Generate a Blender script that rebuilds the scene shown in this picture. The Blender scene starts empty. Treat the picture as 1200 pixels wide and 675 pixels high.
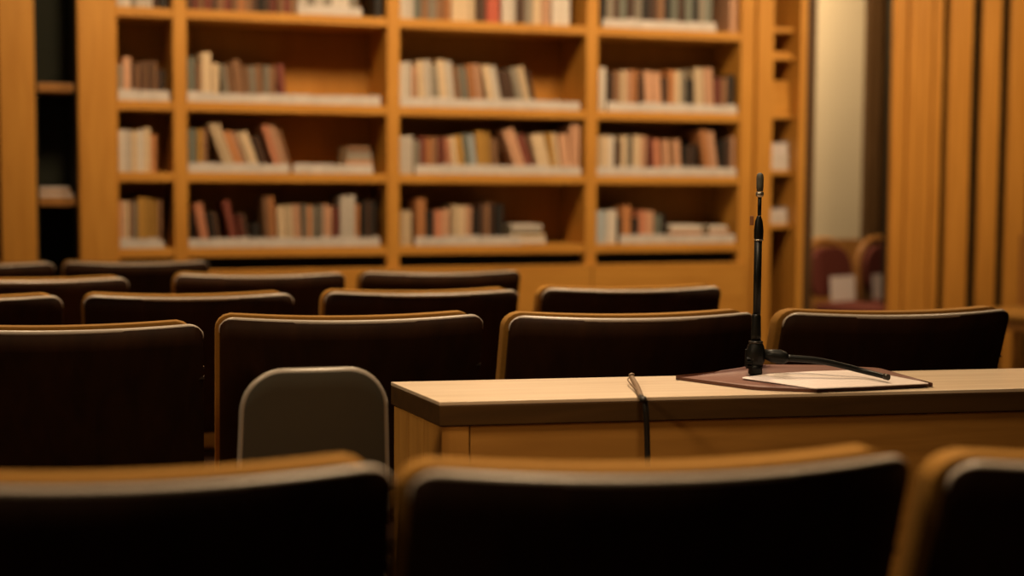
import bpy, bmesh, math, random
from mathutils import Vector, Matrix
random.seed(7)
R = math.radians
C = bpy.context.scene.collection
sc = bpy.context.scene

# ------------------------------------------------------------------ camera
FP = 1800.0                                   # focal length in pixels of the 1200 x 675 frame
CAMZ = 1.13
cam_d = bpy.data.cameras.new('camera'); cam = bpy.data.objects.new('camera', cam_d); C.objects.link(cam)
cam_d.sensor_width = 36; cam_d.lens = FP/1200*36
cam_m = Matrix.Rotation(R(90-4.13), 4, 'X') @ Matrix.Rotation(R(0.37), 4, 'Z')
cam.matrix_world = Matrix.Translation((0, 0, CAMZ)) @ cam_m
cam_d.clip_start = 0.05; cam_d.clip_end = 60
cam_d.dof.use_dof = True; cam_d.dof.focus_distance = 2.98; cam_d.dof.aperture_fstop = 1.85
sc.camera = cam
CR = cam_m.to_3x3(); CO = Vector((0, 0, CAMZ))

def ray(px, py): return CR @ Vector(((px-600)/FP, -(py-337.5)/FP, -1))
def atz(px, py, z):                            # point of the sight line at height z
    d = ray(px, py); return CO + d*((z-CAMZ)/d.z)
def aty(px, py, Y):
    d = ray(px, py); return CO + d*(Y/d.y)

# back wall frame: x along the bookcase front, y into the wall, z up
TH = R(20); D = 7.0
WF = Matrix.Translation((0, D, 0)) @ Matrix.Rotation(TH, 4, 'Z'); WFI = WF.inverted()
def wall_at(px, py, dep=0.0):                  # local (x, z) on the plane at depth dep behind the bookcase front
    o = WFI @ CO; d = WFI.to_3x3() @ ray(px, py); p = o + d*((dep-o.y)/d.y); return p.x, p.z

# ------------------------------------------------------------------ materials
def new_mat(name):
    m = bpy.data.materials.new(name); m.use_nodes = True
    return m, m.node_tree.nodes, m.node_tree.links, m.node_tree.nodes['Principled BSDF']
def wood(name, c1, c2, rough=.45, scale=(14, 14, 1.2), bump=.05, spec=.4, knots=False):
    m, n, l, p = new_mat(name)
    tc = n.new('ShaderNodeTexCoord'); mp = n.new('ShaderNodeMapping'); mp.inputs['Scale'].default_value = scale
    nz = n.new('ShaderNodeTexNoise'); nz.inputs['Scale'].default_value = 3; nz.inputs['Detail'].default_value = 6; nz.inputs['Distortion'].default_value = .6
    cr = n.new('ShaderNodeValToRGB'); cr.color_ramp.elements[0].position = .3; cr.color_ramp.elements[1].position = .72
    cr.color_ramp.elements[0].color = (*c1, 1); cr.color_ramp.elements[1].color = (*c2, 1)
    l.new(tc.outputs['Object'], mp.inputs['Vector']); l.new(mp.outputs['Vector'], nz.inputs['Vector'])
    l.new(nz.outputs['Fac'], cr.inputs['Fac'])
    out = cr.outputs['Color']
    if knots:
        v = n.new('ShaderNodeTexVoronoi'); v.inputs['Scale'].default_value = 11
        mp2 = n.new('ShaderNodeMapping'); mp2.inputs['Scale'].default_value = (1.6, 1.6, .8)
        l.new(tc.outputs['Object'], mp2.inputs['Vector']); l.new(mp2.outputs['Vector'], v.inputs['Vector'])
        r2 = n.new('ShaderNodeValToRGB'); r2.color_ramp.elements[0].position = .07; r2.color_ramp.elements[1].position = .16
        r2.color_ramp.elements[0].color = (.12, .08, .05, 1); r2.color_ramp.elements[1].color = (1, 1, 1, 1)
        mx = n.new('ShaderNodeMix'); mx.data_type = 'RGBA'; mx.blend_type = 'MULTIPLY'; mx.inputs[0].default_value = 1
        l.new(v.outputs['Distance'], r2.inputs['Fac']); l.new(out, mx.inputs[6]); l.new(r2.outputs['Color'], mx.inputs[7]); out = mx.outputs[2]
    l.new(out, p.inputs['Base Color'])
    p.inputs['Roughness'].default_value = rough; p.inputs['Specular IOR Level'].default_value = spec
    b = n.new('ShaderNodeBump'); b.inputs['Strength'].default_value = bump; b.inputs['Distance'].default_value = .01
    l.new(nz.outputs['Fac'], b.inputs['Height']); l.new(b.outputs['Normal'], p.inputs['Normal'])
    return m
def plain(name, c, rough=.6, metal=0, spec=.4, var=.12, scale=40, bump=0.0):
    m, n, l, p = new_mat(name)
    tc = n.new('ShaderNodeTexCoord'); nz = n.new('ShaderNodeTexNoise'); nz.inputs['Scale'].default_value = scale; nz.inputs['Detail'].default_value = 3
    cr = n.new('ShaderNodeValToRGB'); cr.color_ramp.elements[0].color = (*[k*(1-var) for k in c], 1); cr.color_ramp.elements[1].color = (*[min(1, k*(1+var)) for k in c], 1)
    l.new(tc.outputs['Object'], nz.inputs['Vector']); l.new(nz.outputs['Fac'], cr.inputs['Fac']); l.new(cr.outputs['Color'], p.inputs['Base Color'])
    p.inputs['Roughness'].default_value = rough; p.inputs['Metallic'].default_value = metal; p.inputs['Specular IOR Level'].default_value = spec
    if bump:
        b = n.new('ShaderNodeBump'); b.inputs['Strength'].default_value = bump; b.inputs['Distance'].default_value = .003
        l.new(nz.outputs['Fac'], b.inputs['Height']); l.new(b.outputs['Normal'], p.inputs['Normal'])
    return m
OAK1, OAK2 = (.56, .24, .034), (.68, .315, .052)
M_case = wood('oak_case', OAK1, OAK2, .5, (9, 9, 1.0))
M_shelf = wood('oak_shelf', OAK1, OAK2, .5, (1.0, 9, 9))
M_back = wood('oak_back_panel', (.48, .20, .024), (.56, .24, .034), .6, (8, 8, 1))
M_slat = wood('oak_slat', (.52, .215, .030), (.68, .30, .050), .5, (16, 16, .8))
M_dark = plain('dark_paint_and_shade', (.016, .017, .008), .8)  # dark cabinet interior; also the painted shade in the gap under the shelves
M_jamb = wood('dark_stained_wood', (.075, .035, .010), (.12, .06, .02), .55)
M_pale = plain('pale_panel', (.60, .51, .36), .8, var=.05, scale=3)
M_walnut = wood('dark_walnut_back', (.019, .0070, .0022), (.032, .0115, .0034), .62, (10, 10, 1.4), .03, .12)
M_glint = plain('pale_edge_glint', (.55, .47, .40), .34, spec=.6, var=.06)  # pale tone carries the overhead glint of the glossy edge
M_pad = plain('tan_upholstery', (.30, .145, .026), .75, var=.12, scale=160, bump=.2, spec=.2)
M_metal = plain('dark_metal', (.05, .045, .04), .35, metal=.8)
M_steel = plain('brushed_steel', (.5, .47, .42), .3, metal=.9)
M_ttop = wood('light_tabletop', (.60, .45, .31), (.72, .58, .43), .36, (1.1, 16, 16), .02, .5)
M_tedge = wood('table_edge_walnut', (.050, .024, .006), (.080, .038, .010), .5, (1.0, 12, 12), .03, .3)
M_tfront = wood('table_front_panel', (.34, .155, .028), (.46, .22, .044), .5, (1.0, 10, 10), .04)
M_tside = wood('table_knotty_board', (.38, .175, .032), (.52, .25, .05), .5, (12, 12, 1.2), .04, knots=True)
M_grey = plain('grey_plastic', (.050, .046, .036), .42, var=.04, spec=.4)
M_rim = plain('pale_grey_rim', (.30, .26, .22), .3, spec=.6, var=.05)
M_black = plain('black_plastic', (.004, .0045, .004), .42, spec=.22, var=.2)
M_grille = plain('microphone_grille', (.10, .095, .075), .5, metal=.2, scale=600, bump=.6, var=.5)
M_clear = plain('amber_clip', (.28, .12, .05), .3)
M_leather = plain('brown_leather', (.17, .072, .052), .5, var=.10, scale=70, bump=.2)
M_ledge = plain('brown_leather_edge', (.09, .032, .018), .5)
M_paper = plain('white_paper', (.74, .64, .61), .8, var=.03, scale=20)
M_card = plain('label_card', (.66, .58, .53), .6, var=.25, scale=26)
M_maroon = plain('maroon_upholstery', (.10, .016, .008), .8, var=.15, scale=90, bump=.2)
M_frame = wood('chair_frame_wood', (.30, .13, .03), (.42, .19, .05), .45)
M_floor = plain('dark_carpet', (.030, .014, .008), .95, var=.3, scale=300, bump=.4, spec=.1)
M_plast = plain('warm_plaster', (.16, .11, .07), .9, var=.04, scale=6)
M_ceil = plain('ceiling_plaster', (.25, .2, .15), .9, var=.03, scale=6)
M_cable = plain('black_rubber', (.012, .011, .010), .5)
M_cabtop = plain('pale_cable_top', (.20, .13, .08), .5)  # paler brown for the length on the tabletop and the tie

# ------------------------------------------------------------------ mesh helpers
def box(bm, x0, x1, y0, y1, z0, z1, mi=0, M=None):
    vs = [bm.verts.new(v) for v in ((x0,y0,z0),(x1,y0,z0),(x1,y1,z0),(x0,y1,z0),(x0,y0,z1),(x1,y0,z1),(x1,y1,z1),(x0,y1,z1))]
    if M is not None:
        for v in vs: v.co = M @ v.co
    for f in ((0,3,2,1),(4,5,6,7),(0,1,5,4),(1,2,6,5),(2,3,7,6),(3,0,4,7)):
        bm.faces.new([vs[i] for i in f]).material_index = mi
def prism(bm, pts, z0, z1, side=0, cap=0):
    a = [bm.verts.new((p[0], p[1], z0)) for p in pts]; b = [bm.verts.new((p[0], p[1], z1)) for p in pts]
    n = len(pts)
    bm.faces.new(a[::-1]).material_index = cap; bm.faces.new(b).material_index = cap
    for i in range(n): bm.faces.new((a[i], a[(i+1)%n], b[(i+1)%n], b[i])).material_index = side
def tube(bm, pts, rad, seg=12, mi=0, taper=None):
    pts = [Vector(p) for p in pts]; rings = []; up = Vector((0, 0, 1))
    for i, p in enumerate(pts):
        t = (pts[min(i+1, len(pts)-1)] - pts[max(i-1, 0)]).normalized()
        a = t.cross(up)
        if a.length < .05: a = t.cross(Vector((0, 1, 0)))
        a.normalize(); b = t.cross(a).normalized()
        r = taper[i] if taper else rad
        rings.append([bm.verts.new(p + (a*math.cos(2*math.pi*k/seg) + b*math.sin(2*math.pi*k/seg))*r) for k in range(seg)])
    for r0, r1 in zip(rings, rings[1:]):
        for k in range(seg): 
            f = bm.faces.new((r0[k], r0[(k+1)%seg], r1[(k+1)%seg], r1[k])); f.smooth = True; f.material_index = mi
    bm.faces.new(rings[0][::-1]).material_index = mi; bm.faces.new(rings[-1]).material_index = mi
def lathe(bm, prof, seg=20, mi=0):             # prof: (radius, z)
    rings = [[bm.verts.new((r*math.cos(2*math.pi*k/seg), r*math.sin(2*math.pi*k/seg), z)) for k in range(seg)] for r, z in prof]
    for r0, r1 in zip(rings, rings[1:]):
        for k in range(seg):
            f = bm.faces.new((r0[k], r0[(k+1)%seg], r1[(k+1)%seg], r1[k])); f.smooth = True; f.material_index = mi
    bm.faces.new(rings[0][::-1]); bm.faces.new(rings[-1])
def smooth_path(pts, n=8):
    P = [Vector(p) for p in pts]; P = [2*P[0]-P[1]] + P + [2*P[-1]-P[-2]]; out = []
    for i in range(1, len(P)-2):
        for k in range(n):
            t = k/n; a, b, c, d = P[i-1:i+3]
            out.append(.5*((2*b) + (c-a)*t + (2*a-5*b+4*c-d)*t*t + (3*b-a-3*c+d)*t**3))
    out.append(P[-2]); return out
def obj(name, bm, mats, parent=None, matrix=None, bevel=0, seg=2, smooth=False):
    bmesh.ops.recalc_face_normals(bm, faces=bm.faces)
    me = bpy.data.meshes.new(name); bm.to_mesh(me); bm.free()
    for m in (mats if isinstance(mats, (list, tuple)) else [mats]): me.materials.append(m)
    o = bpy.data.objects.new(name, me); C.objects.link(o)
    if smooth:
        for p in me.polygons: p.use_smooth = True
    if matrix is not None: o.matrix_world = matrix
    if parent: o.parent = parent
    if bevel:
        b = o.modifiers.new('bevel', 'BEVEL'); b.width = bevel; b.segments = seg; b.limit_method = 'ANGLE'; b.angle_limit = R(50)
        if smooth: b.harden_normals = False
    return o
def tag(o, label, cat, group=None):
    o['label'] = label; o['category'] = cat
    if group: o['group'] = group
    return o
def thing(name, label, cat, matrix=None, group=None):
    o = bpy.data.objects.new(name, None); C.objects.link(o); o.empty_display_size = .1
    if matrix is not None: o.matrix_world = matrix
    return tag(o, label, cat, group)
def struct(name, bm, mats, matrix=None, bevel=0):
    o = obj(name, bm, mats, None, matrix, bevel); o['kind'] = 'structure'; return o
def B(*a, **k):
    bm = bmesh.new(); box(bm, *a, **k); return bm

# ------------------------------------------------------------------ room shell
XL, XR = -3.2, 4.6
CEIL = 2.95
struct('floor', B(-6, 7, -3.2, 11, -.1, 0), M_floor)
struct('ceiling', B(-6, 7, -3.2, 11, CEIL, CEIL+.1), M_ceil)
RE0 = wall_at(952, 200)[0]; RE1 = wall_at(1043, 200)[0]           # door recess
xa = wall_at(1120, 200)[0]
struct('wall_back', B(-4.2, RE0-.02, .36, .48, 0, CEIL), M_plast, WF)
struct('wall_right', B(4.55, 4.7, -3.2, 9.9, 0, CEIL), M_plast)
struct('wall_left', B(-3.45, -3.3, -3.2, 6.2, 0, CEIL), M_plast)
struct('wall_front', B(-3.45, 4.7, -3.2, -3.05, 0, CEIL), M_plast)
# recess behind the door opening
struct('wall_recess', B(RE0-.3, 4.6, 1.55, 1.67, 0, CEIL), M_plast, WF)
struct('wall_side', B(RE0-.14, RE0-.02, .48, 1.55, 0, CEIL), M_jamb, WF)

# pilasters each side of the dark cabinet
def sx(px, dep=0.0): return wall_at(px, 205, dep)[0]
for i, (a, b) in enumerate(((-60, -8), (0.5, 42), (92, 135))):
    bm = B(sx(a), sx(b), -.04, .36, 0, CEIL)
    struct('trim_%d' % (i+1), bm, M_case, WF, .004)
struct('trim_4', B(sx(-8), sx(.5), .02, .36, 0, CEIL), M_jamb, WF)
struct('trim_5', B(-3.6, sx(-60), -.0, .36, 0, CEIL), M_slat, WF)

# ------------------------------------------------------------------ dark narrow cabinet
c0, c1 = sx(42)+.003, sx(92)-.003
cab = thing('shelving_unit', 'tall dark open cabinet between two oak pilasters beside the bookcase', 'shelving', WF)
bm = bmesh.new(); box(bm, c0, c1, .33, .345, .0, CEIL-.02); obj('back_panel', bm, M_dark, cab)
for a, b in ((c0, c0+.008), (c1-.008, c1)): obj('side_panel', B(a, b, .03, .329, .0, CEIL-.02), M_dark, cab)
cz = []
for y in (97, 231):
    z = wall_at(67, y, .0)[1]; cz.append(z)
    obj('shelf', B(c0+.009, c1-.009, .012, .328, z-.036, z), M_jamb if False else M_frame, cab, bevel=.002)
z = cz[1]+.001
for k, (w, h, m_, lb) in enumerate(((.132, .014, M_card, 'pale flat booklet, lowest on the dark cabinet shelf'), (.125, .012, M_frame, 'brown flat booklet between two paler ones on the dark cabinet shelf'), (.115, .012, M_card, 'pale flat booklet on top of the pile in the dark cabinet'))):
    bm = bmesh.new(); box(bm, 0, w, 0, .22, 0, h, 0); box(bm, .002, w-.002, .002, .218, h*.2, h*.8, 1)
    o = obj('booklet', bm, [m_, M_paper], None, WF @ Matrix.Translation((c0+.012+k*.002, .03+k*.004, z)), .001)
    tag(o, lb, 'book', 'booklets lying in the dark cabinet'); z += h+.0006

# ------------------------------------------------------------------ bookcase
dv = [sx(x) for x in (137, 212, 461, 693)]
pitch = dv[2]-dv[1]
x_end = dv[3]+pitch*.80
UPW = .058
ups = [(sx(135)+.003, sx(139))] + [(x-UPW/2, x+UPW/2) for x in dv[1:]] + [(sx(866), sx(866)+.075)]
bays = [(ups[i][1], ups[i+1][0]) for i in range(4)]
case = thing('bookcase', 'long oak bookcase of four bays filled with books along the rear wall', 'bookcase', WF)
BT = 2.62
for a, b in ups: obj('upright', B(a, b, 0, .31, 0, BT), M_case, case, bevel=.003)
obj('back_panel', B(ups[0][0], ups[-1][1], .312, .335, 0, BT), M_back, case)
obj('top_panel', B(ups[0][0], ups[-1][1], -.012, .31, BT+.001, BT+.04), M_shelf, case, bevel=.003)
zb = []                                          # undersides read off the photo at the second upright
for y in (31.5, 135.0, 214.5, 299.0): zb.append(wall_at(461, y)[1])
TK = .040
ztop = [z+TK for z in zb]                        # shelf surfaces, top row first
upper = ztop[0]+.37
shelf_obj = {}
for bi, (a, b) in enumerate(bays):
    for r, zt in enumerate(ztop + [upper]):
        shelf_obj[bi, r] = obj('shelf', B(a+.0008, b-.0008, .006, .311, zt-TK, zt), M_shelf, case, bevel=.002)
# closed base below the lowest shelf: gap shade painted as a near-black board, then flush doors
zg = wall_at(461, 313)[1]
obj('base_panel', B(ups[0][0]+.06, ups[-1][1], .05, .31, 0.0, .08), M_jamb, case)
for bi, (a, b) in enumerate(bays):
    obj('gap_shade_board', B(a+.001, b-.001, .06, .07, zg-.05, ztop[3]-TK-.001), M_dark, case)
    o = obj('cabinet_door', B(a-.026, b+.026, -.022, -.001, .085, zg), M_shelf, case, bevel=.002)
# label card rails standing on the shelf fronts
def rail(bi, r, px0, px1):
    a, b = bays[bi]; x0 = max(a+.004, sx(px0)); x1 = min(b-.004, sx(px1)); z = ztop[r]
    bm = bmesh.new(); x = x0
    while x < x1-.02:
        w = min(random.choice((.055, .07, .09, .12)), x1-x)
        box(bm, x, x+w-.003, .012, .0135, z+.0006, z+.038+random.random()*.007); x += w
    box(bm, x0, x1, .0138, .0155, z+.0006, z+.03)
    obj('card_rail', bm, M_card, shelf_obj[bi, r])
for a in ((0,1,137,200),(0,3,137,192),(1,0,350,425),(1,1,220,447),(1,2,220,340),(1,2,345,438),(1,3,220,446),(2,1,470,680),(2,2,488,682),(2,3,488,612),
          (3,0,706,838),(3,1,712,864),(3,2,700,864),(3,3,728,864)): rail(*a)

# ------------------------------------------------------------------ books
COL = {'w': ('white', (.74, .64, .55)), 'c': ('cream', (.76, .56, .36)), 'b': ('brown', (.30, .15, .075)), 'k': ('near-black', (.028, .022, .018)),
       'g': ('grey', (.32, .27, .21)), 'r': ('red', (.55, .11, .06)), 'o': ('orange-brown', (.58, .24, .09)), 'y': ('ochre', (.55, .29, .06)),
       't': ('teal-grey', (.21, .22, .18)), 'p': ('peach', (.70, .38, .23)), 'n': ('dark red', (.22, .055, .035)), 'u': ('pale blue', (.50, .54, .56)),
       's': ('salmon', (.68, .27, .15)), 'd': ('dark brown', (.10, .05, .03))}
M_book = {}
for k, (nm, c) in COL.items():
    for v in range(2):
        f = (1, .80)[v]
        M_book[k, v] = plain(('book_cover_%s' % nm).replace(' ', '_').replace('-', '_'), tuple(q*f for q in c), .55, var=.18, scale=60)
M_pages = plain('book_pages', (.62, .50, .34), .9, var=.1, scale=300)
def book_bm(t, h, d, label=False):
    bm = bmesh.new(); e = .0015; r = min(.004, t*.2)
    # cover with a slightly rounded spine (towards -y), page block set back inside it
    pr = [(0, d), (0, r*1.2), (t*.12, r*.45), (t*.3, 0), (t*.7, 0), (t*.88, r*.45), (t, r*1.2), (t, d), (t-e, d), (t-e, r*2), (e, r*2), (e, d)]
    a = [bm.verts.new((x, y, 0)) for x, y in pr]; b = [bm.verts.new((x, y, h)) for x, y in pr]; n = len(pr)
    for i in range(n): bm.faces.new((a[i], a[(i+1)%n], b[(i+1)%n], b[i]))
    for s in (a[::-1], b): bm.faces.new(s)
    box(bm, e, t-e, r*2, d-.004, .003, h-.003, 1)
    if label: box(bm, t*.15, t*.85, -.0006, .0008, .022, .062, 2)
    return bm
ORD = 'first second third fourth fifth sixth seventh eighth ninth tenth eleventh twelfth thirteenth fourteenth fifteenth sixteenth seventeenth eighteenth nineteenth twentieth twenty-first twenty-second twenty-third twenty-fourth twenty-fifth twenty-sixth twenty-seventh twenty-eighth twenty-ninth thirtieth thirty-first thirty-second'.split()
BAYN = ['narrow bay', 'second bay', 'third bay', 'fourth bay']
ROWN = ['top shelf', 'upper shelf', 'middle shelf', 'lowest shelf']
def fill(bi, r, specs):
    """specs: (x pixel of the foot, width in pixels, y pixel of the top or height in m, lean in degrees towards the narrow bay, colour letters)"""
    a, b = bays[bi]; cur = a+.004; prev = None; out = []
    zt = ztop[r]
    for (px, wpx, ty, lean, cols) in specs:
        mpp = (sx(px+1)-sx(px))
        for q, ch in enumerate(cols):
            t = max(.014, wpx*mpp/len(cols) - .0012)
            h = ty if ty < 1 else wall_at(px, ty, .03)[1]-zt
            h = h*(1+(random.random()-.5)*.05)/(math.cos(R(lean)) if lean else 1)
            h = max(.1, min(h, (.345 if r == 0 else zb[r-1]-zt-.012)))
            x = max(cur, sx(px)) if q == 0 else cur
            if lean:
                sa = math.sin(R(lean))
                if prev and prev[0]:            # neighbour leans too
                    p_l, p_h, p_x, p_t = prev
                    x = max(p_x + p_t/math.cos(R(min(p_l, lean))) + max(0, h*(sa-math.sin(R(p_l)))), x) + .0015
                else:
                    x = max(x, cur + h*sa + .002 - (0 if not prev or prev[1] >= h*.97 else 0))
                    if q == 0: x = max(x, cur+h*sa+.002)
                ext = x+t*math.cos(R(lean))
            else: ext = x+t
            if ext > b-.003: continue
            out.append((x, t, h, lean, ch)); prev = (lean, h, x, t); cur = ext+.0012
    n = len(out)
    for i, (x, t, h, lean, ch) in enumerate(out):
        d = .17+random.random()*.03; y = .022+random.random()*.01
        m = WF @ Matrix.Translation((x, y, zt+.0008)) @ Matrix.Rotation(-R(lean), 4, 'Y')
        o = obj('book', book_bm(t, h, d, ch in 'dknbo' and t > .018 and False), [M_book[ch, random.randrange(2)], M_pages, M_card], None, m)
        look = COL[ch][0] + (' leaning book' if lean >= 3 else ' upright book')
        tag(o, '%s, %s from the dark cabinet end, %s of %s' % (look, ORD[i], ROWN[r], BAYN[bi]), 'book', 'books on the %s of the %s' % (ROWN[r], BAYN[bi]))
def flat(bi, r, px, items, name='book', base=None):
    """a pile of lying books: items (length m, thickness m, colour)"""
    z = ztop[r]+.0008; x = sx(px)
    for i, (L, t, ch) in enumerate(items):
        m = WF @ Matrix.Translation((x+i*.002, .022, z+t)) @ Matrix.Rotation(R(90), 4, 'Y')
        o = obj('book', book_bm(t, L, .17), [M_book[ch, i % 2], M_pages, M_card], None, m); z += t+.0008
        where = ('lowest of' if i == 0 else 'on top of' if i == len(items)-1 else '%s up in' % ORD[i])
        tag(o, '%s book lying flat, %s %s pile, %s of %s' % (COL[ch][0], where, 'slim' if px in (407, 834) else 'wide', ROWN[r], BAYN[bi]), 'book', 'lying books on the %s of the %s' % (ROWN[r], BAYN[bi]))

fill(0, 0, [(139, 16, .24, 0, 'ww'), (156, 14, .23, 0, 'gw'), (170, 18, .25, 0, 'wwd'), (190, 10, .24, 0, 'k')])
fill(0, 1, [(139, 6, 76, 0, 'g'), (145, 10, 66, 0, 'p'), (155, 15, 73, 0, 'dbd'), (170, 15, 72, 0, 'bdb'), (186, 10, 82, 0, 'dk')])
fill(0, 2, [(139, 30, 153, 0, 'wwcw'), (169, 8, 149, 0, 'c'), (178, 7, 157, 0, 'o')])
fill(0, 3, [(139, 11, 236, 0, 'pc'), (151, 10, 236, 0, 'bg'), (162, 16, 233, 0, 'yy'), (179, 12, 236, 0, 'yb')])
fill(1, 0, [(222, 20, .25, 0, 'dnb'), (243, 30, .25, 0, 'ndbn'), (275, 30, .24, 0, 'bobd'), (306, 20, .25, 0, 'kdn'), (328, 22, .25, 0, 'bnb'), (352, 70, .22, 0, 'wgwgwwg'), (441, 9, .24, 0, 'k')])
fill(1, 1, [(222, 9, 68, 0, 't'), (232, 5, 75, 0, 'b'), (238, 12, 61, 0, 'c'), (251, 8, 74, 0, 'c'), (263, 13, 76, 8, 'gb'), (277, 9, 70, 6, 'b'), (287, 22, 77, 4, 'bgb'), (310, 14, 78, 0, 'gb'), (326, 9, 75, 5, 'n')])
fill(1, 2, [(222, 10, 152, 0, 't'), (233, 12, 152, 0, 'yb'), (261, 13, 147, 20, 'cc'), (274, 9, 155, 20, 'o'), (284, 10, 155, 20, 'pc'), (295, 8, 156, 20, 'c'), (303, 8, 160, 16, 'd'), (325, 14, 149, 17, 'sp'), (340, 5, 154, 17, 'b')])
fill(1, 3, [(222, 5, 250, 0, 'k'), (234, 11, 239, 10, 's'), (244, 12, 250, 8, 'kd'), (272, 9, 236, 12, 'n'), (283, 10, 252, 8, 'nd'), (296, 10, 262, 0, 'k'), (312, 13, 232, 3, 'bo'), (328, 26, 241, 3, 'ccp'), (357, 15, 241, 0, 'gog'), (375, 16, 241, 0, 'gpp'), (392, 7, 243, 0, 'n'), (401, 17, 229, 0, 'ww'), (419, 4, 240, 0, 'o'), (425, 18, 236, 0, 'kdk')])
fill(2, 0, [(471, 16, .27, 0, 'ww'), (488, 7, .24, 0, 't'), (496, 25, .25, 0, 'bgb'), (523, 7, .23, 0, 'o'), (531, 28, .27, 0, 'ccc'), (562, 9, .25, 0, 'd'), (572, 15, .25, 0, 'r'), (590, 16, .26, 0, 'ww'), (608, 8, .25, 0, 'd'), (617, 18, .24, 0, 'gc'), (636, 10, .26, 0, 'p'), (648, 21, .27, 0, 'ww')])
fill(2, 1, [(470, 14, 72, 0, 'ww'), (485, 5, 78, 0, 'p'), (491, 15, 70, 3, 'cw'), (507, 8, 78, 5, 'g'), (517, 17, 71, 6, 'cw'), (537, 11, 77, 6, 'bg'), (549, 3, 80, 7, 't'), (554, 14, 76, 7, 'op'), (575, 16, 78, 11, 'cw'), (592, 14, 83, 11, 'dd'), (610, 16, 80, 14, 'gc'), (628, 4, 82, 14, 'd')])
fill(2, 2, [(470, 16, 158, 0, 'ww'), (487, 8, 164, 0, 'g'), (495, 27, 161, 0, 'nobn'), (524, 6, 162, 4, 's'), (532, 14, 160, 7, 'cy'), (547, 14, 158, 7, 'tu'), (563, 15, 155, 4, 'yy'), (579, 8, 162, 4, 'b'), (608, 13, 153, 20, 'pp'), (622, 9, 161, 20, 'n'), (634, 16, 159, 14, 'cc'), (650, 10, 156, 9, 'yc'), (660, 10, 158, 6, 'p'), (671, 11, 148, 0, 'pp')])
fill(2, 3, [(471, 14, 247, 0, 'cc'), (490, 11, 234, 0, 'o'), (502, 8, 248, 0, 'k'), (512, 17, 246, 0, 'sp'), (532, 24, 241, 0, 'ccp'), (558, 6, 246, 0, 'k'), (564, 18, 238, 0, 'dbd'), (584, 9, 240, 0, 'k')])
flat(2, 3, 600, [(.175, .024, 'w'), (.17, .022, 'c'), (.15, .02, 'g'), (.15, .022, 'w')])
fill(3, 0, [(705, 30, .27, 0, 'kgdt'), (736, 34, .26, 0, 'dgkd'), (771, 32, .27, 0, 'bktd'), (804, 31, .26, 0, 'tkgt'), (856, 9, .27, 0, 'p')])
fill(3, 1, [(704, 8, 80, 0, 'w'), (712, 9, 86, 0, 'kd'), (722, 27, 82, 0, 'bcpo'), (751, 5, 90, 0, 'd'), (759, 18, 84, 4, 'pp'), (779, 6, 90, 0, 'd'), (786, 20, 83, 0, 'ocg'), (808, 6, 92, 0, 'k'), (816, 22, 81, 3, 'cp'), (840, 14, 92, 0, 'nb'), (855, 8, 87, 0, 'k')])
fill(3, 2, [(703, 20, 159, 0, 'ccw'), (724, 6, 166, 0, 'd'), (731, 12, 160, 0, 'cg'), (745, 16, 160, 0, 'cp'), (763, 14, 163, 4, 'ns'), (781, 20, 164, 4, 'pbp'), (803, 17, 170, 0, 'kdk'), (829, 17, 154, 9, 'op'), (847, 12, 163, 0, 'kd'), (860, 5, 160, 0, 'p')])
fill(3, 3, [(703, 11, 248, 0, 'u'), (715, 12, 246, 0, 'w'), (728, 4, 256, 0, 'k'), (733, 10, 241, 0, 'o'), (744, 8, 256, 0, 'k'), (753, 17, 247, 0, 'sp'), (772, 12, 252, 0, 'tk')])
flat(1, 2, 407, [(.12, .03, 'g'), (.115, .028, 'p'), (.11, .03, 'g'), (.10, .028, 'b')])
flat(3, 3, 788, [(.17, .026, 'w'), (.17, .03, 'p'), (.165, .026, 'w')])
flat(3, 3, 834, [(.10, .03, 'w'), (.10, .028, 'p'), (.095, .02, 'w')])

# ------------------------------------------------------------------ narrow pigeonhole case beside the bookcase
e0 = ups[-1][1]+.004; e1 = sx(928); e2 = sx(943, -.06)
pig = thing('pigeonhole_case', 'narrow oak case of small open pigeonholes between the bookcase and the doorway', 'shelving', WF)
xs0 = sx(902)
obj('upright', B(e0, xs0, -.02, .33, 0, BT+.04), M_case, pig, bevel=.003)
obj('upright', B(e1, e2, -.06, .33, 0, BT+.04), M_case, pig, bevel=.003)
obj('back_panel', B(xs0+.001, e1-.001, .30, .325, 0, BT+.04), M_back, pig)
gaps = [(38, 55), (70, 89), (139, 160), (205, 238), (268, 291)]      # dark openings in the photo
zz = []
prev_y = -60
prev_z = BT+.03
for gi, (y0, y1) in enumerate(gaps):
    z0 = wall_at(916, y0)[1]; z1 = wall_at(916, y1)[1]
    obj('shelf', B(xs0+.001, e1-.001, .0, .299, z0, z0+.022), M_shelf, pig, bevel=.002)
    nxt = wall_at(916, gaps[gi+1][0])[1]+.022 if gi < 4 else .1
    zz.append((z0, z1, nxt))
def filebox(z0, z1, mat, lab, cat, name, dx=.006, front=.02):
    x0, x1 = xs0+dx, e1-dx
    bm = bmesh.new(); t = .004; h = z1-z0
    box(bm, x0, x1, front, front+t, z0, z0+h*.55); box(bm, x0, x0+t, front+t, .27, z0, z1); box(bm, x1-t, x1, front+t, .27, z0, z1)
    box(bm, x0+t, x1-t, .27-t, .27, z0, z1); box(bm, x0+t, x1-t, front+t, .27-t, z0, z0+t)
    box(bm, x0+t*1.5, x1-t*1.5, front+t*1.5, .26, z0+t*1.2, z1-.012, 1)
    o = obj(name, bm, [mat, M_paper if mat is M_card else mat], None, WF, .001); tag(o, lab, cat, 'boxes in the pigeonhole case')
filebox(zz[1][2]+.001, zz[1][1]-.01, M_shelf, 'tall oak-coloured file box in the pigeonhole case above the white one', 'box', 'file_box')
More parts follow.
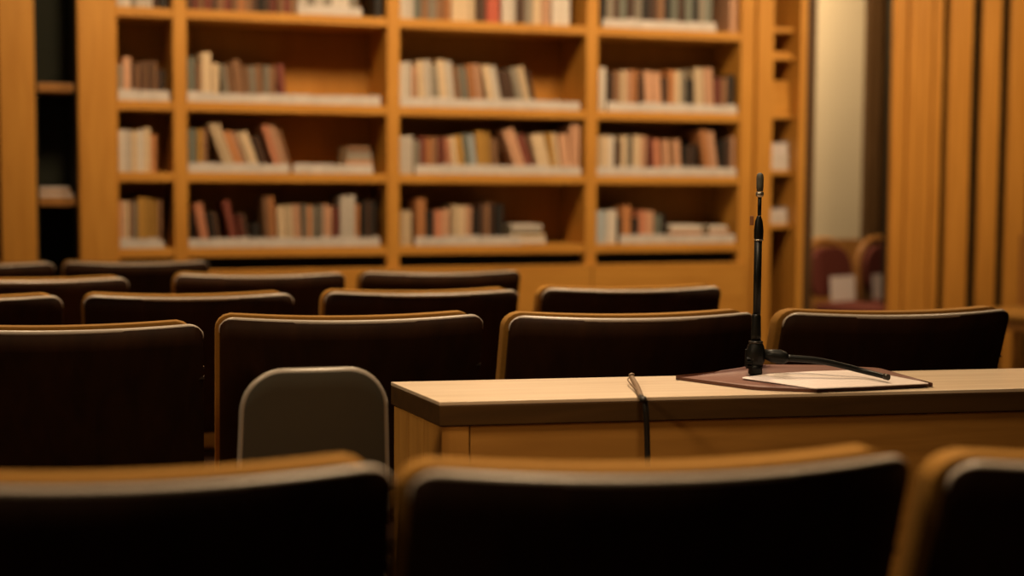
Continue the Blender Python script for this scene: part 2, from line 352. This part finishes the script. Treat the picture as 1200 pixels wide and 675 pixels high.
filebox(zz[2][2]+.001, zz[2][1]-.02, M_card, 'white file box in the pigeonhole case level with the middle shelf', 'box', 'file_box')
filebox(zz[3][2]+.001, zz[3][1]-.02, M_card, 'short pale file box in the pigeonhole case below the white one', 'box', 'file_box')
filebox(zz[0][2]+.001, zz[0][1]-.01, M_shelf, 'low oak-coloured file box in the topmost visible pigeonhole', 'box', 'file_box')

# ------------------------------------------------------------------ doorway with pale door, dark jambs
DEP = 1.2
p0, p1 = wall_at(950, 200, DEP)[0]-.06, wall_at(1010, 200, DEP)[0]
dr = struct('door_1', B(p0, p1, DEP, DEP+.04, .78, 2.5), M_pale, WF, .003); struct('trim_20', B(p0, p1, DEP-.01, DEP+.05, 0, .779), M_frame, WF) 
struct('trim_6', B(e2+.002, wall_at(954, 200, .30)[0], .30, .358, 0, CEIL), M_jamb, WF)
struct('trim_7', B(p1, p1+.09, DEP-.05, DEP+.06, 0, CEIL), M_jamb, WF)
struct('trim_8', B(p1+.09, wall_at(1100, 200, DEP)[0], DEP+.0, DEP+.08, 0, CEIL), M_jamb, WF)
struct('trim_9', B(p0, p1, DEP-.02, DEP+.06, 2.5, CEIL), M_jamb, WF)

# slatted oak screen wall
SD = .18
def ss(px, dep=SD): return wall_at(px, 205, dep)[0]
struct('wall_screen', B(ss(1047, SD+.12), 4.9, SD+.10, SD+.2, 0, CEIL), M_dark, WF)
sl = [(1045, 1060, .0), (1061, 1075, -.01), (1076, 1090, 0), (1091, 1101.5, -.006), (1110, 1136.5, 0), (1148, 1170, 0), (1180.5, 1204, 0), (1213, 1240, 0), (1249, 1280, 0), (1289, 1320, 0)]
for i, (a, b, o_) in enumerate(sl):
    struct('trim_%d' % (10+i), B(ss(a), ss(b)-.001, SD+o_, SD+.03+o_*0, 0, CEIL), M_slat, WF, .006)

# ------------------------------------------------------------------ upholstered visitor chairs
def rounded_panel(bm, w, z0, z1, r, curve, rec, y0, th, wb=0.0, nx=26, nz=10, rb=None, grow=0.0, dip=0.0, xo=0.0):
    """curved, reclined panel with rounded upper corners; returns nothing. x across, +y is the sitting side"""
    rb = rb if rb is not None else r*.6
    xs = [-math.cos(math.pi*i/nx) for i in range(nx+1)]
    H = z1-z0
    def P(u, t, back):
        x = u*(w/2+grow)
        ax = abs(x)-(w/2+grow-r); top = z1+grow - (r - math.sqrt(max(0, r*r-max(0, ax)**2)) if ax > 0 else 0)
        axb = abs(x)-(w/2+grow-rb); bot = z0-grow + (rb - math.sqrt(max(0, rb*rb-max(0, axb)**2)) if axb > 0 else 0)
        top -= dip*(1-(x/(w/2))**2); z = bot+(top-bot)*t; v = (z-z0)/H
        X = (x+xo)*(1+wb*(1-v)); y = y0+rec*(1-v)+curve*((x+xo)/(w/2+abs(xo)))**2
        return (X, y+(th if back else 0), z)
    G = [[[bm.verts.new(P(u, j/nz, s)) for j in range(nz+1)] for u in xs] for s in (0, 1)]
    for s in (0, 1):
        for i in range(nx):
            for j in range(nz):
                q = (G[s][i][j], G[s][i+1][j], G[s][i+1][j+1], G[s][i][j+1])
                bm.faces.new(q if s == 0 else q[::-1]).smooth = True
    per = [(i, 0) for i in range(nx+1)] + [(nx, j) for j in range(1, nz+1)] + [(i, nz) for i in range(nx-1, -1, -1)] + [(0, j) for j in range(nz-1, 0, -1)]
    for k in range(len(per)):
        a, b = per[k], per[(k+1) % len(per)]
        bm.faces.new((G[0][a[0]][a[1]], G[1][a[0]][a[1]], G[1][b[0]][b[1]], G[0][b[0]][b[1]])).smooth = True
def frame_outline(w, z0, z1, r, y, rec, n=8):
    pts = [(-w/2, z0)] + [(-w/2+r-r*math.cos(a), z1-r+r*math.sin(a)) for a in [math.pi/2*k/n for k in range(n+1)]]
    pts += [(-x, z) for x, z in pts[::-1]]
    return [(x, y+rec*(1-(z-z0)/(z1-z0)), z) for x, z in pts]
def visitor_chair(px, dep, rot, label, paper_u):
    x, _ = wall_at(px, 300, dep)
    t = thing('visitor_chair', label, 'chair', WF @ Matrix.Translation((x, dep, 0)) @ Matrix.Rotation(rot, 4, 'Z'), 'maroon chairs in the doorway')
    # the sitter faces -y here (towards the seating)
    bm = bmesh.new(); tube(bm, frame_outline(.38, .0, .80, .17, .22, -.06), .017, 10); obj('frame', bm, M_frame, t)
    bm = bmesh.new(); rounded_panel(bm, .345, .50, .765, .13, .0, -.02, .165, .035); obj('backrest', bm, M_maroon, t, bevel=.01, smooth=True)
    bm = bmesh.new(); box(bm, -.175, .175, -.24, .14, .41, .47); obj('seat', bm, M_maroon, t, bevel=.02, seg=3)
    for s in (-1, 1):
        bm = bmesh.new(); tube(bm, [(s*.15, -.21, 0), (s*.15, -.21, .41)], .015, 10); obj('leg', bm, M_frame, t)
    m = t.matrix_world @ Matrix.Translation((paper_u, .115, .475)) @ Matrix.Rotation(R(-4), 4, 'X')
    bm = B(-.105, .105, 0, .0012, 0, .135)
    tag(obj('paper_sheet', bm, M_paper, None, m), 'white sheet propped on the maroon chair %s' % ('beside the pigeonhole case' if paper_u > 0 else 'half hidden by the slatted screen'), 'paper', 'white sheets on the maroon chairs')
visitor_chair(1003, .45, R(20), 'maroon upholstered wooden chair in the doorway beside the pigeonhole case', .05)
visitor_chair(1066, .59, R(20), 'maroon upholstered wooden chair in the doorway, half hidden by the slatted screen', -.06)

# ------------------------------------------------------------------ auditorium chairs
W, ZT = .560, .84
CV, DIP = .052, .007
def chair_proto():
    root = bpy.data.objects.new('auditorium_chair', None); C.objects.link(root); root.empty_display_size = .1
    bm = bmesh.new(); rounded_panel(bm, W-.009, .43, ZT-.004, .022, CV, .14, -.001, .012, .0, dip=DIP, xo=.0045); obj('back_panel', bm, M_walnut, root, smooth=True)
    # painted glint: a pale rounded strip along the shell outline, for light from overhead
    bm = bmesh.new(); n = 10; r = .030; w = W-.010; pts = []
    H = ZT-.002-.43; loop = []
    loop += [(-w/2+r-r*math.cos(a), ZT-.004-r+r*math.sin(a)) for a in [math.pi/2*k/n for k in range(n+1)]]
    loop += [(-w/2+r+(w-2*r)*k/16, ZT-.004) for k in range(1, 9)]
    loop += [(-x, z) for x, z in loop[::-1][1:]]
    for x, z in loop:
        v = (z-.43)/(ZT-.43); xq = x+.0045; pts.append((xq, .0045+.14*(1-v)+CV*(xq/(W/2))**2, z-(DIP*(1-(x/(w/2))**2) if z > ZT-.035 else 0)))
    tube(bm, pts, .0056, 8, taper=[min(.0050, .002+.0010*min(i, len(pts)-1-i)) for i in range(len(pts))]); obj('edge_glint', bm, M_glint, root)
    bm = bmesh.new(); rounded_panel(bm, W-.020, .44, ZT+.007, .036, CV, .14, .0135, .038, .0, dip=DIP, xo=-.010); obj('back_cushion', bm, M_pad, root, bevel=.011, seg=3, smooth=True)
    bm = bmesh.new(); box(bm, -W/2+.01, W/2-.01, .13, .56, .40, .455); obj('seat', bm, M_pad, root, bevel=.02, seg=3)
    bm = bmesh.new(); box(bm, -W/2+.02, W/2-.02, .12, .55, .382, .399); obj('seat_pan', bm, M_walnut, root, bevel=.004)
    for s in (-1, 1):
        for y in (.15, .50):
            bm = bmesh.new(); tube(bm, [(s*.20, y+(.0 if y > .3 else -.03), 0), (s*.20, y, .382)], .013, 10); obj('leg', bm, M_metal, root)
        bm = bmesh.new(); box(bm, s*.2-.014, s*.2+.014, .062, .14, .40, .47); obj('back_bracket', bm, M_metal, root, bevel=.003)
    bm = bmesh.new(); 
    for z in (.745, .725): box(bm, W/2-.02, W/2+.002, .086, .106, z, z+.005)
    obj('link_plate', bm, M_metal, root)
    return root
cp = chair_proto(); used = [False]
def chair(xl, xr, ydark, label, group, rot=None, sc_=1.0):
    rot = R(14) if rot is None else R(rot)
    zr = ZT*sc_; p = atz((xl+xr)/2, ydark, zr-.012); x, y = p.x, p.y
    Mi = CR.transposed()
    def prj(v): q = Mi @ (v-CO); return 600-FP*q.x/q.z, 337.5+FP*q.y/q.z
    for _ in range(12):
        M_ = Matrix.Translation((x, y, 0)) @ Matrix.Rotation(rot, 4, 'Z') @ Matrix.Scale(sc_, 4)
        a = prj(M_ @ Vector((-W/2, CV+.035, .80))); b = prj(M_ @ Vector((W/2-.01, CV, .80))); m = prj(M_ @ Vector((0, 0, ZT-.013)))
        x += ((xl+xr)/2-(a[0]+b[0])/2)*y/FP
        y *= (m[1]-209)/(ydark-209)
    0 and print(label[:60], 'L %.0f->%.0f R %.0f->%.0f' % (xl, a[0], xr, b[0]))
    if not used[0]: r = cp; used[0] = True
    else:
        r = cp.copy(); C.objects.link(r)
        for ch in cp.children:
            c = ch.copy(); C.objects.link(c); c.parent = r
    r.location = (x, y, 0); r.rotation_euler = (0, 0, rot); r.scale = (sc_*(.975 if group == g1 else 1), sc_, sc_)
    tag(r, label, 'chair', group)
    return r
g1, g2, g3, g4, g5 = ['auditorium chairs in the %s' % s for s in ('row before the table', 'row touching the table', 'third row', 'fourth row', 'row next to the bookcase')]
chair(-190, 438, 580, 'dark-backed auditorium chair with tan cushion, directly in front of the grey plastic chair', g1, 11)
chair(460, 1064, 567, 'dark-backed auditorium chair standing squarely before the wooden table and hanging cable', g1, 12)
chair(1062, 1646, 554, 'dark-backed auditorium chair before the table, cut off at the picture corner', g1, 13)
chair(-100, 220, 392, 'dark-backed auditorium chair at the picture edge, level with the table row', g2, 11)
chair(251, 562, 379.5, 'dark-backed auditorium chair rising behind the grey plastic chair', g2, 12)
chair(584, 886, 377, 'dark-backed auditorium chair touching the table between cable and microphone', g2, 13)
chair(905, 1182, 373, 'dark-backed auditorium chair behind the microphone and folder', g2, 14)
chair(-200, 78, 355, 'dark-backed auditorium chair in third row, cut off by the picture edge', g3, 12, .975)
chair(85, 350, 352, 'dark-backed auditorium chair in third row, below the narrow bay of the bookcase', g3, 13, .975)
chair(371, 609, 347.5, 'dark-backed auditorium chair in third row, next to the one standing alone', g3, 14, .975)
chair(628, 843, 343, 'dark-backed auditorium chair standing alone before the oak base doors', g3, 14, .975)
chair(-75, 151, 332, 'dark-backed auditorium chair in fourth row before the dark cabinet', g4, 13, .975)
chair(199, 404, 326, 'dark-backed auditorium chair in fourth row below the second bay', g4, 14, .975)
chair(419, 607, 323, 'dark-backed auditorium chair in fourth row below the third bay', g4, 15, .975)
chair(-115, 58, 313, 'dark-backed auditorium chair in last row before the outer oak pilaster', g5, 14, .96)
chair(82, 232, 311, 'dark-backed auditorium chair in last row before the inner oak pilaster', g5, 15, .96)

# side chair by the slatted screen at the picture edge
x, _ = wall_at(1222, 300, -.45)
t = thing('side_chair', 'brown-seated wooden chair at the foot of the slatted screen', 'chair', WF @ Matrix.Translation((x, -.35, 0)) @ Matrix.Rotation(R(20), 4, 'Z'))
obj('seat', B(-.21, .21, -.2, .2, .44, .49), M_pad, t, bevel=.02, seg=3)
obj('seat_frame', B(-.20, .20, -.19, .19, .405, .439), M_frame, t, bevel=.004)
for sx_ in (-1, 1):
    for sy_ in (-1, 1):
        bm = bmesh.new(); tube(bm, [(sx_*.18, sy_*.17, 0), (sx_*.18, sy_*.17, .405)], .016, 8); obj('leg', bm, M_frame, t)
bm = bmesh.new(); box(bm, .212, .235, -.19, .19, .41, .86); obj('backrest', bm, M_frame, t, bevel=.008)

# ------------------------------------------------------------------ table
TZ = .74
F0, F1 = atz(515, 471, TZ), atz(1200, 455, TZ)
B0, B1 = atz(458, 447.5, TZ), atz(1200, 431.5, TZ)
ext = 1.45
F2 = F0 + (F1-F0)*ext; B2 = B0 + (B1-B0)*ext
fd = (F2-F0).normalized(); nrm = Vector((-fd.y, fd.x, 0)); ang = math.atan2(fd.y, fd.x)
TM = Matrix.Translation((F0.x, F0.y, 0)) @ Matrix.Rotation(ang, 4, 'Z'); TI = TM.inverted()
poly = [TI @ p for p in (F0, F2, B2, B0)]
tb = thing('wooden_table', 'long light-topped wooden table with microphone and folder on it', 'table', TM)
bm = bmesh.new(); prism(bm, poly, TZ-.007, TZ); obj('tabletop', bm, M_ttop, tb, bevel=.001)
bm = bmesh.new(); prism(bm, poly, TZ-.043, TZ-.0072); obj('edge_board', bm, M_tedge, tb, bevel=.0015)
L = poly[1].x
lx = poly[3].x/poly[3].y
obj('front_panel', B(.055, L-.02, .004, .03, .02, TZ-.044), M_tfront, tb, bevel=.002)
obj('front_panel', B(.004, .0535, .0025, .027, .02, TZ-.044), M_tside, tb, bevel=.002)
# left end: vertical knotty boards following the slanted end
a = Vector((poly[0].x+.003, poly[0].y+.008, 0)); b = Vector((poly[3].x+.004, poly[3].y-.012, 0)); e = (b-a); el = e.length
EM = Matrix.Translation(a) @ Matrix.Rotation(math.atan2(e.y, e.x), 4, 'Z')
nb = 3
bm = bmesh.new()
for i in range(nb): box(bm, el*i/nb+.001, el*(i+1)/nb-.001, -.018, 0, .02, TZ-.044, 0, EM)
obj('end_panel', bm, M_tside, tb, bevel=.002)
obj('plinth', B(.03, L-.03, .04, .16, 0, .02), M_jamb, tb)
obj('end_panel', B(L-.03, L-.01, .031, poly[2].y-.02, .02, TZ-.044), M_tside, tb)

# ------------------------------------------------------------------ grey plastic chair
gx = atz(369, 440, .80); Yg = 2.50
gp = aty(371, 434.5, Yg)
gr = thing('plastic_chair', 'small grey plastic-backed chair with pale rim beside the end of the table', 'chair', Matrix.Translation((gp.x, gp.y, 0)) @ Matrix.Rotation(R(15), 4, 'Z'))
gz = gp.z
def grey_panel(bm, w, z1, r, th, y0, grow=0.0): rounded_panel(bm, w, gz-.30, z1, r, .012, .03, y0, th, .10, nx=30, grow=grow)
bm = bmesh.new(); grey_panel(bm, .226, gz-.002, .062, .020, 0); obj('backrest', bm, M_grey, gr, bevel=.004, smooth=True)
# pale rim tube round the outline
n = 10; w, r = .228, .064; z0, z1 = gz-.30, gz-.003
loop = [(-w/2, z0+.03+(z1-r-z0-.03)*k/8) for k in range(8)] + [(-w/2+r-r*math.cos(q), z1-r+r*math.sin(q)) for q in [math.pi/2*k/n for k in range(n+1)]] + [(-w/2+r+(w-2*r)*k/8, z1) for k in range(1, 5)]
loop += [(-x, z) for x, z in loop[::-1][1:]]
pts = [(x*(1+.10*(1-(z-z0)/(z1-z0))), .009+.03*(1-(z-z0)/(z1-z0))+.012*(x/(w/2))**2, z) for x, z in loop]
bm = bmesh.new(); tube(bm, pts, .0075, 8); obj('rim', bm, M_rim, gr)
bm = bmesh.new(); tube(bm, smooth_path([(0, .045, gz-.24), (0, .065, gz-.33), (0, .11, .40), (0, .2, .385)]), .014, 10); obj('back_support', bm, M_metal, gr)
# round-cornered seat, pedestal and star foot
bm = bmesh.new(); box(bm, -.145, .145, .08, .37, .40, .435); obj('seat', bm, M_grey, gr, bevel=.016, seg=3)
bm = bmesh.new(); tube(bm, [(0, .24, .05), (0, .24, .40)], .02, 12); obj('pedestal', bm, M_metal, gr)
for k in range(4):
    q = math.pi/4+k*math.pi/2
    bm = bmesh.new(); tube(bm, [(.015*math.cos(q), .24+.015*math.sin(q), .06), (.16*math.cos(q), .24+.16*math.sin(q), .03), (.2*math.cos(q), .24+.2*math.sin(q), .013)], .013, 8); obj('leg', bm, M_metal, gr)

# ------------------------------------------------------------------ folder and paper
fx = [792, 830, 870, 885, 958, 1030, 1093]; ff = [441.2, 446.3, 451.6, 453.4, 456.3, 453, 449.6]
fb = [440, 436.2, 430.3, 427, 427.5, 431, 448.8]; hb = [.003, .009, .018, .023, .019, .010, .003]
def lerp(xs, ys, x):
    for i in range(len(xs)-1):
        if x <= xs[i+1] or i == len(xs)-2:
            t = (x-xs[i])/(xs[i+1]-xs[i]); return ys[i]+(ys[i+1]-ys[i])*t
ZF = TZ+.0065
def fold_pt(px, py, dz=0.0):
    a, b = lerp(fx, ff, px), lerp(fx, fb, px); v = min(1, max(0, (a-py)/max(.5, a-b)))
    return atz(px, py, ZF + lerp(fx, hb, px)*v*v + dz)
def sheet(bm, cols, nv, th, dz, mi_edge=1):
    top = [[bm.verts.new(fold_pt(px, y0+(y1-y0)*j/nv, dz)) for j in range(nv+1)] for px, y0, y1 in cols]
    bot = [[bm.verts.new(v.co-Vector((0, 0, th))) for v in c] for c in top]
    n = len(cols)-1
    for i in range(n):
        for j in range(nv):
            bm.faces.new((top[i][j], top[i+1][j], top[i+1][j+1], top[i][j+1])).smooth = True
            bm.faces.new((bot[i][j], bot[i][j+1], bot[i+1][j+1], bot[i+1][j])).material_index = mi_edge
        for j in (0, nv): bm.faces.new((top[i][j], bot[i][j], bot[i+1][j], top[i+1][j])).material_index = mi_edge
    for i in (0, n):
        for j in range(nv): bm.faces.new((top[i][j], top[i][j+1], bot[i][j+1], bot[i][j])).material_index = mi_edge
N = 40
cols = []
for i in range(N+1):
    px = 792+(1093-792)*i/N; cols.append((px, lerp(fx, ff, px), lerp(fx, fb, px)))
bm = bmesh.new(); sheet(bm, cols, 10, .0058, 0)
o = obj('leather_folder', bm, [M_leather, M_ledge]); tag(o, 'open brown leather folder lying on the table beneath the microphone', 'folder')
px_ = [870, 905, 955, 1010, 1088]; pf = [443.2, 448, 455.4, 453.2, 449.4]; pb = [442, 437.5, 434.8, 433.2, 448.6]
cols = []
for i in range(N+1):
    px = 870+(1088-870)*i/N; cols.append((px, lerp(px_, pf, px), lerp(px_, pb, px)))
bm = bmesh.new(); sheet(bm, cols, 10, .0010, .0022, 0)
o = obj('paper_sheet', bm, [M_paper]); tag(o, 'white paper sheet lying on the open brown leather folder', 'paper')

# ------------------------------------------------------------------ microphone on its stand
mb = fold_pt(885, 440, 0); MX, MY = mb.x, mb.y
def mz(py): return aty(886.5, py, MY).z
st = thing('microphone_stand', 'slim black table stand with a curved side arm, rising from the leather folder', 'stand', Matrix.Translation((MX, MY, 0)))
zb0 = mb.z+.0030
def lobj(name, prof, mat, par, seg=20, off=0.0):
    bm = bmesh.new(); lathe(bm, prof, seg); o = obj(name, bm, mat, par)
    o.location.x += off; return o
k = MY/FP
def rr(px): return px*k/2
lobj('foot', [(rr(16), zb0), (rr(17), zb0+.003), (rr(16), mz(432)), (rr(18), mz(428))], M_black, st)
lobj('clutch', [(rr(18), mz(428)+.0005), (rr(22), mz(422)), (rr(23), mz(414)), (rr(20), mz(406)), (rr(14), mz(401)), (rr(12), mz(399))], M_black, st)
# knob with ribs on the clutch
bm = bmesh.new()
for q in range(8):
    a = math.pi*2*q/8; M_ = Matrix.Translation((-rr(17), -.004, mz(424))) @ Matrix.Rotation(a, 4, 'X'); box(bm, -rr(6), rr(6), -.003, .003, .001, .0125, 0, M_)
obj('clutch_knob', bm, M_black, st, bevel=.001)
lobj('lower_sleeve', [(rr(12), mz(399)+.0005), (rr(12), mz(392)), (rr(11), mz(371)), (rr(9.5), mz(368))], M_black, st)
lobj('tube', [(rr(9.2), mz(368)+.0005), (rr(9.2), mz(281))], M_metal if False else M_black, st, off=0.001)
lobj('collar', [(rr(9), mz(281)+.0005), (rr(11), mz(279)), (rr(11.5), mz(270)), (rr(9), mz(259)), (rr(6), mz(255)), (rr(5), mz(253))], M_black, st, off=.0018)
lobj('collar_ring', [(rr(10.6), mz(282)), (rr(11.4), mz(281.5)), (rr(11.4), mz(280.6)), (rr(10.6), mz(280.2))], M_steel, st, off=.0018)
bm = bmesh.new(); box(bm, -rr(19), -rr(10), -.002, .002, mz(264), mz(253)); obj('cable_clip', bm, M_clear, st, bevel=.001)
mic = thing('microphone', 'small black microphone capsule on a thin neck on top of the stand', 'microphone', Matrix.Translation((MX+.0025, MY, 0)))
lobj('neck', [(rr(4.6), mz(253)+.0006), (rr(4.6), mz(231))], M_black, mic)
lobj('neck_ring', [(rr(7), mz(231)+.0005), (rr(9.5), mz(228.5)), (rr(9.5), mz(226)), (rr(7.5), mz(224.5))], M_steel, mic)
lobj('capsule', [(rr(7.5), mz(224.5)+.0005), (rr(8.6), mz(219)), (rr(8.6), mz(208)), (rr(7.4), mz(204.4)), (rr(4), mz(202.8)), (rr(1), mz(202.4))], M_grille, mic)
bm = bmesh.new(); tube(bm, [(rr(8), -.002, mz(412)), (rr(26), -.002, mz(412.5))], .006, 12); obj('cross_bolt', bm, M_metal, st, bevel=.001)
lobj('clutch_ring', [(rr(13.5), mz(402.5)), (rr(17), mz(402)), (rr(17), mz(399.8)), (rr(13.5), mz(399.4))], M_metal, st)
bm = bmesh.new(); box(bm, -rr(25), -rr(17), -.003, .003, mz(429), mz(409)); obj('clutch_lever', bm, M_black, st, bevel=.0015)
# side arm: thick socket then a bent black rod resting on the folder
def P(px, py, dz=0): 
    q = fold_pt(px, py, 0); return q
Ya = MY-.005
s0 = aty(896, 415, Ya); s1 = aty(905, 417, Ya); s2 = aty(920, 419.5, Ya-.004)
T_ = Matrix.Translation((MX, MY, 0)).inverted()
bm = bmesh.new(); tube(bm, [T_ @ p for p in (s0, s1, aty(914, 418, Ya), s2, aty(924, 420, Ya-.004))], .01, 14, taper=[rr(11), rr(16), rr(17), rr(15), rr(8)]); obj('arm_socket', bm, M_black, st)
endp = atz(1040, 442, ZF+.013)
path = [aty(922, 419.5, Ya-.004), aty(955, 422, Ya-.008), aty(985, 428, MY-.015), aty(1013, 435.2, MY-.02), Vector((endp.x, endp.y, endp.z))]
sp = smooth_path([T_ @ p for p in path], 8)
bm = bmesh.new(); tube(bm, sp, rr(7), 12, taper=[rr(8.5-2.5*i/(len(sp)-1)) for i in range(len(sp))]); obj('side_arm', bm, M_black, st)
bm = bmesh.new(); tube(bm, [sp[-2], sp[-1]+(sp[-1]-sp[-2])*.35], rr(7.2), 12); obj('arm_tip', bm, M_metal, st)

# ------------------------------------------------------------------ cable over the table edge
e0_ = atz(741, 443.5, TZ+.012); e1_ = atz(747, 454, TZ+.0065); e2_ = atz(752.5, 468, TZ+.0075)
edge = atz(753.5, 470.2, TZ)
out = -nrm
hang = [Vector((edge.x, edge.y, TZ+.004))+out*.009, Vector((edge.x+.002, edge.y, TZ-.02))+out*.013, Vector((edge.x+.005, edge.y, TZ-.07))+out*.011, Vector((edge.x+.007, edge.y, TZ-.16))+out*.011, Vector((edge.x+.006, edge.y, .3))+out*.014, Vector((edge.x+.0, edge.y, .012))+out*.02]
tip = atz(740, 439, TZ+.018)
cb = thing('cable', 'black cable looped over the front edge of the table and hanging down', 'cable')
pth = smooth_path([tip, e0_, e1_, e2_]+hang, 8)
c1_ = 22
bm = bmesh.new(); tube(bm, pth[c1_:], .0052, 10); obj('cord', bm, M_cable, cb)
bm = bmesh.new(); tube(bm, pth[:c1_+1], .0050, 10, taper=[.0056 if i < 4 else .005 for i in range(c1_+1)]); obj('cord_top', bm, M_cabtop, cb)
lp = [pth[6]+Vector((0, 0, .002)), pth[8]+Vector((-.008, 0, -.0005)), pth[11]+Vector((-.0105, 0, .0005)), pth[15]+Vector((-.008, 0, .001)), pth[19]+Vector((-.003, 0, .003))]
bm = bmesh.new(); tube(bm, smooth_path(lp, 5), .0014, 6); obj('cable_tie', bm, M_cabtop, cb)

# ------------------------------------------------------------------ lights
def area(name, loc, target, size, power, col=(1, .74, .46), sy=None, spread=180):
    l = bpy.data.lights.new(name, 'AREA'); l.energy = power; l.color = col; l.size = size; l.spread = R(spread)
    if sy: l.shape = 'RECTANGLE'; l.size_y = sy
    o = bpy.data.objects.new(name, l); C.objects.link(o); o.location = loc
    o.rotation_euler = (Vector(target)-Vector(loc)).to_track_quat('-Z', 'Y').to_euler(); return o
WARM = (1, .72, .42)
for s in (-1.7, -.55, .6, 1.75, 2.9):
    p = WF @ Vector((s, -1.4, 2.9)); q = WF @ Vector((s, .1, 1.4))
    area('shelf_light', p, q, .25, 14.5, WARM, sy=.6, spread=120)
for x, y in ((-1.6, 4.3), (.2, 4.4), (2.0, 4.8)):
    area('seat_light', (x, y, 2.9), (x, y-.3, 0), .35, 19, WARM, spread=95)
l = bpy.data.lights.new('table_spot', 'SPOT'); l.energy = 52; l.color = (1, .82, .66); l.spot_size = R(30); l.spot_blend = .9; l.shadow_soft_size = .08
o = bpy.data.objects.new('table_spot', l); C.objects.link(o); o.location = (.15, 3.15, 2.85); o.rotation_euler = (Vector((.16, 2.95, .74))-o.location).to_track_quat('-Z', 'Y').to_euler()
area('front_seat_light', (.1, 2.2, 2.9), (.1, 1.6, 0), .35, 17, WARM, spread=95)
area('front_fill', (-.2, -1.2, 2.9), (0, 2.0, .4), .8, 4.5, WARM)  # unseen fill added behind the camera to lift the table front

area('doorway_fill', WF @ Vector((RE0+.3, .42, 2.85)), WF @ Vector((RE0+.45, 1.2, .7)), .3, 20, WARM, spread=130)  # unseen fill added to brighten the pale door and chairs in the recess
area('table_end_fill', (-2.4, .6, 2.85), (-.2, 2.8, .6), .5, 4, WARM, spread=60)  # fill added from the left to brighten the table's end panel
w = bpy.data.worlds.new('world'); sc.world = w; w.use_nodes = True
w.node_tree.nodes['Background'].inputs[0].default_value = (.02, .012, .006, 1); w.node_tree.nodes['Background'].inputs[1].default_value = .5
sc.view_settings.view_transform = 'Standard'; sc.view_settings.look = 'None'; sc.view_settings.gamma = 1; sc.view_settings.use_curve_mapping = False
sc.view_settings.exposure = .35
sc.cycles.use_denoising = True
sc.cycles.max_bounces = 4; sc.cycles.diffuse_bounces = 1
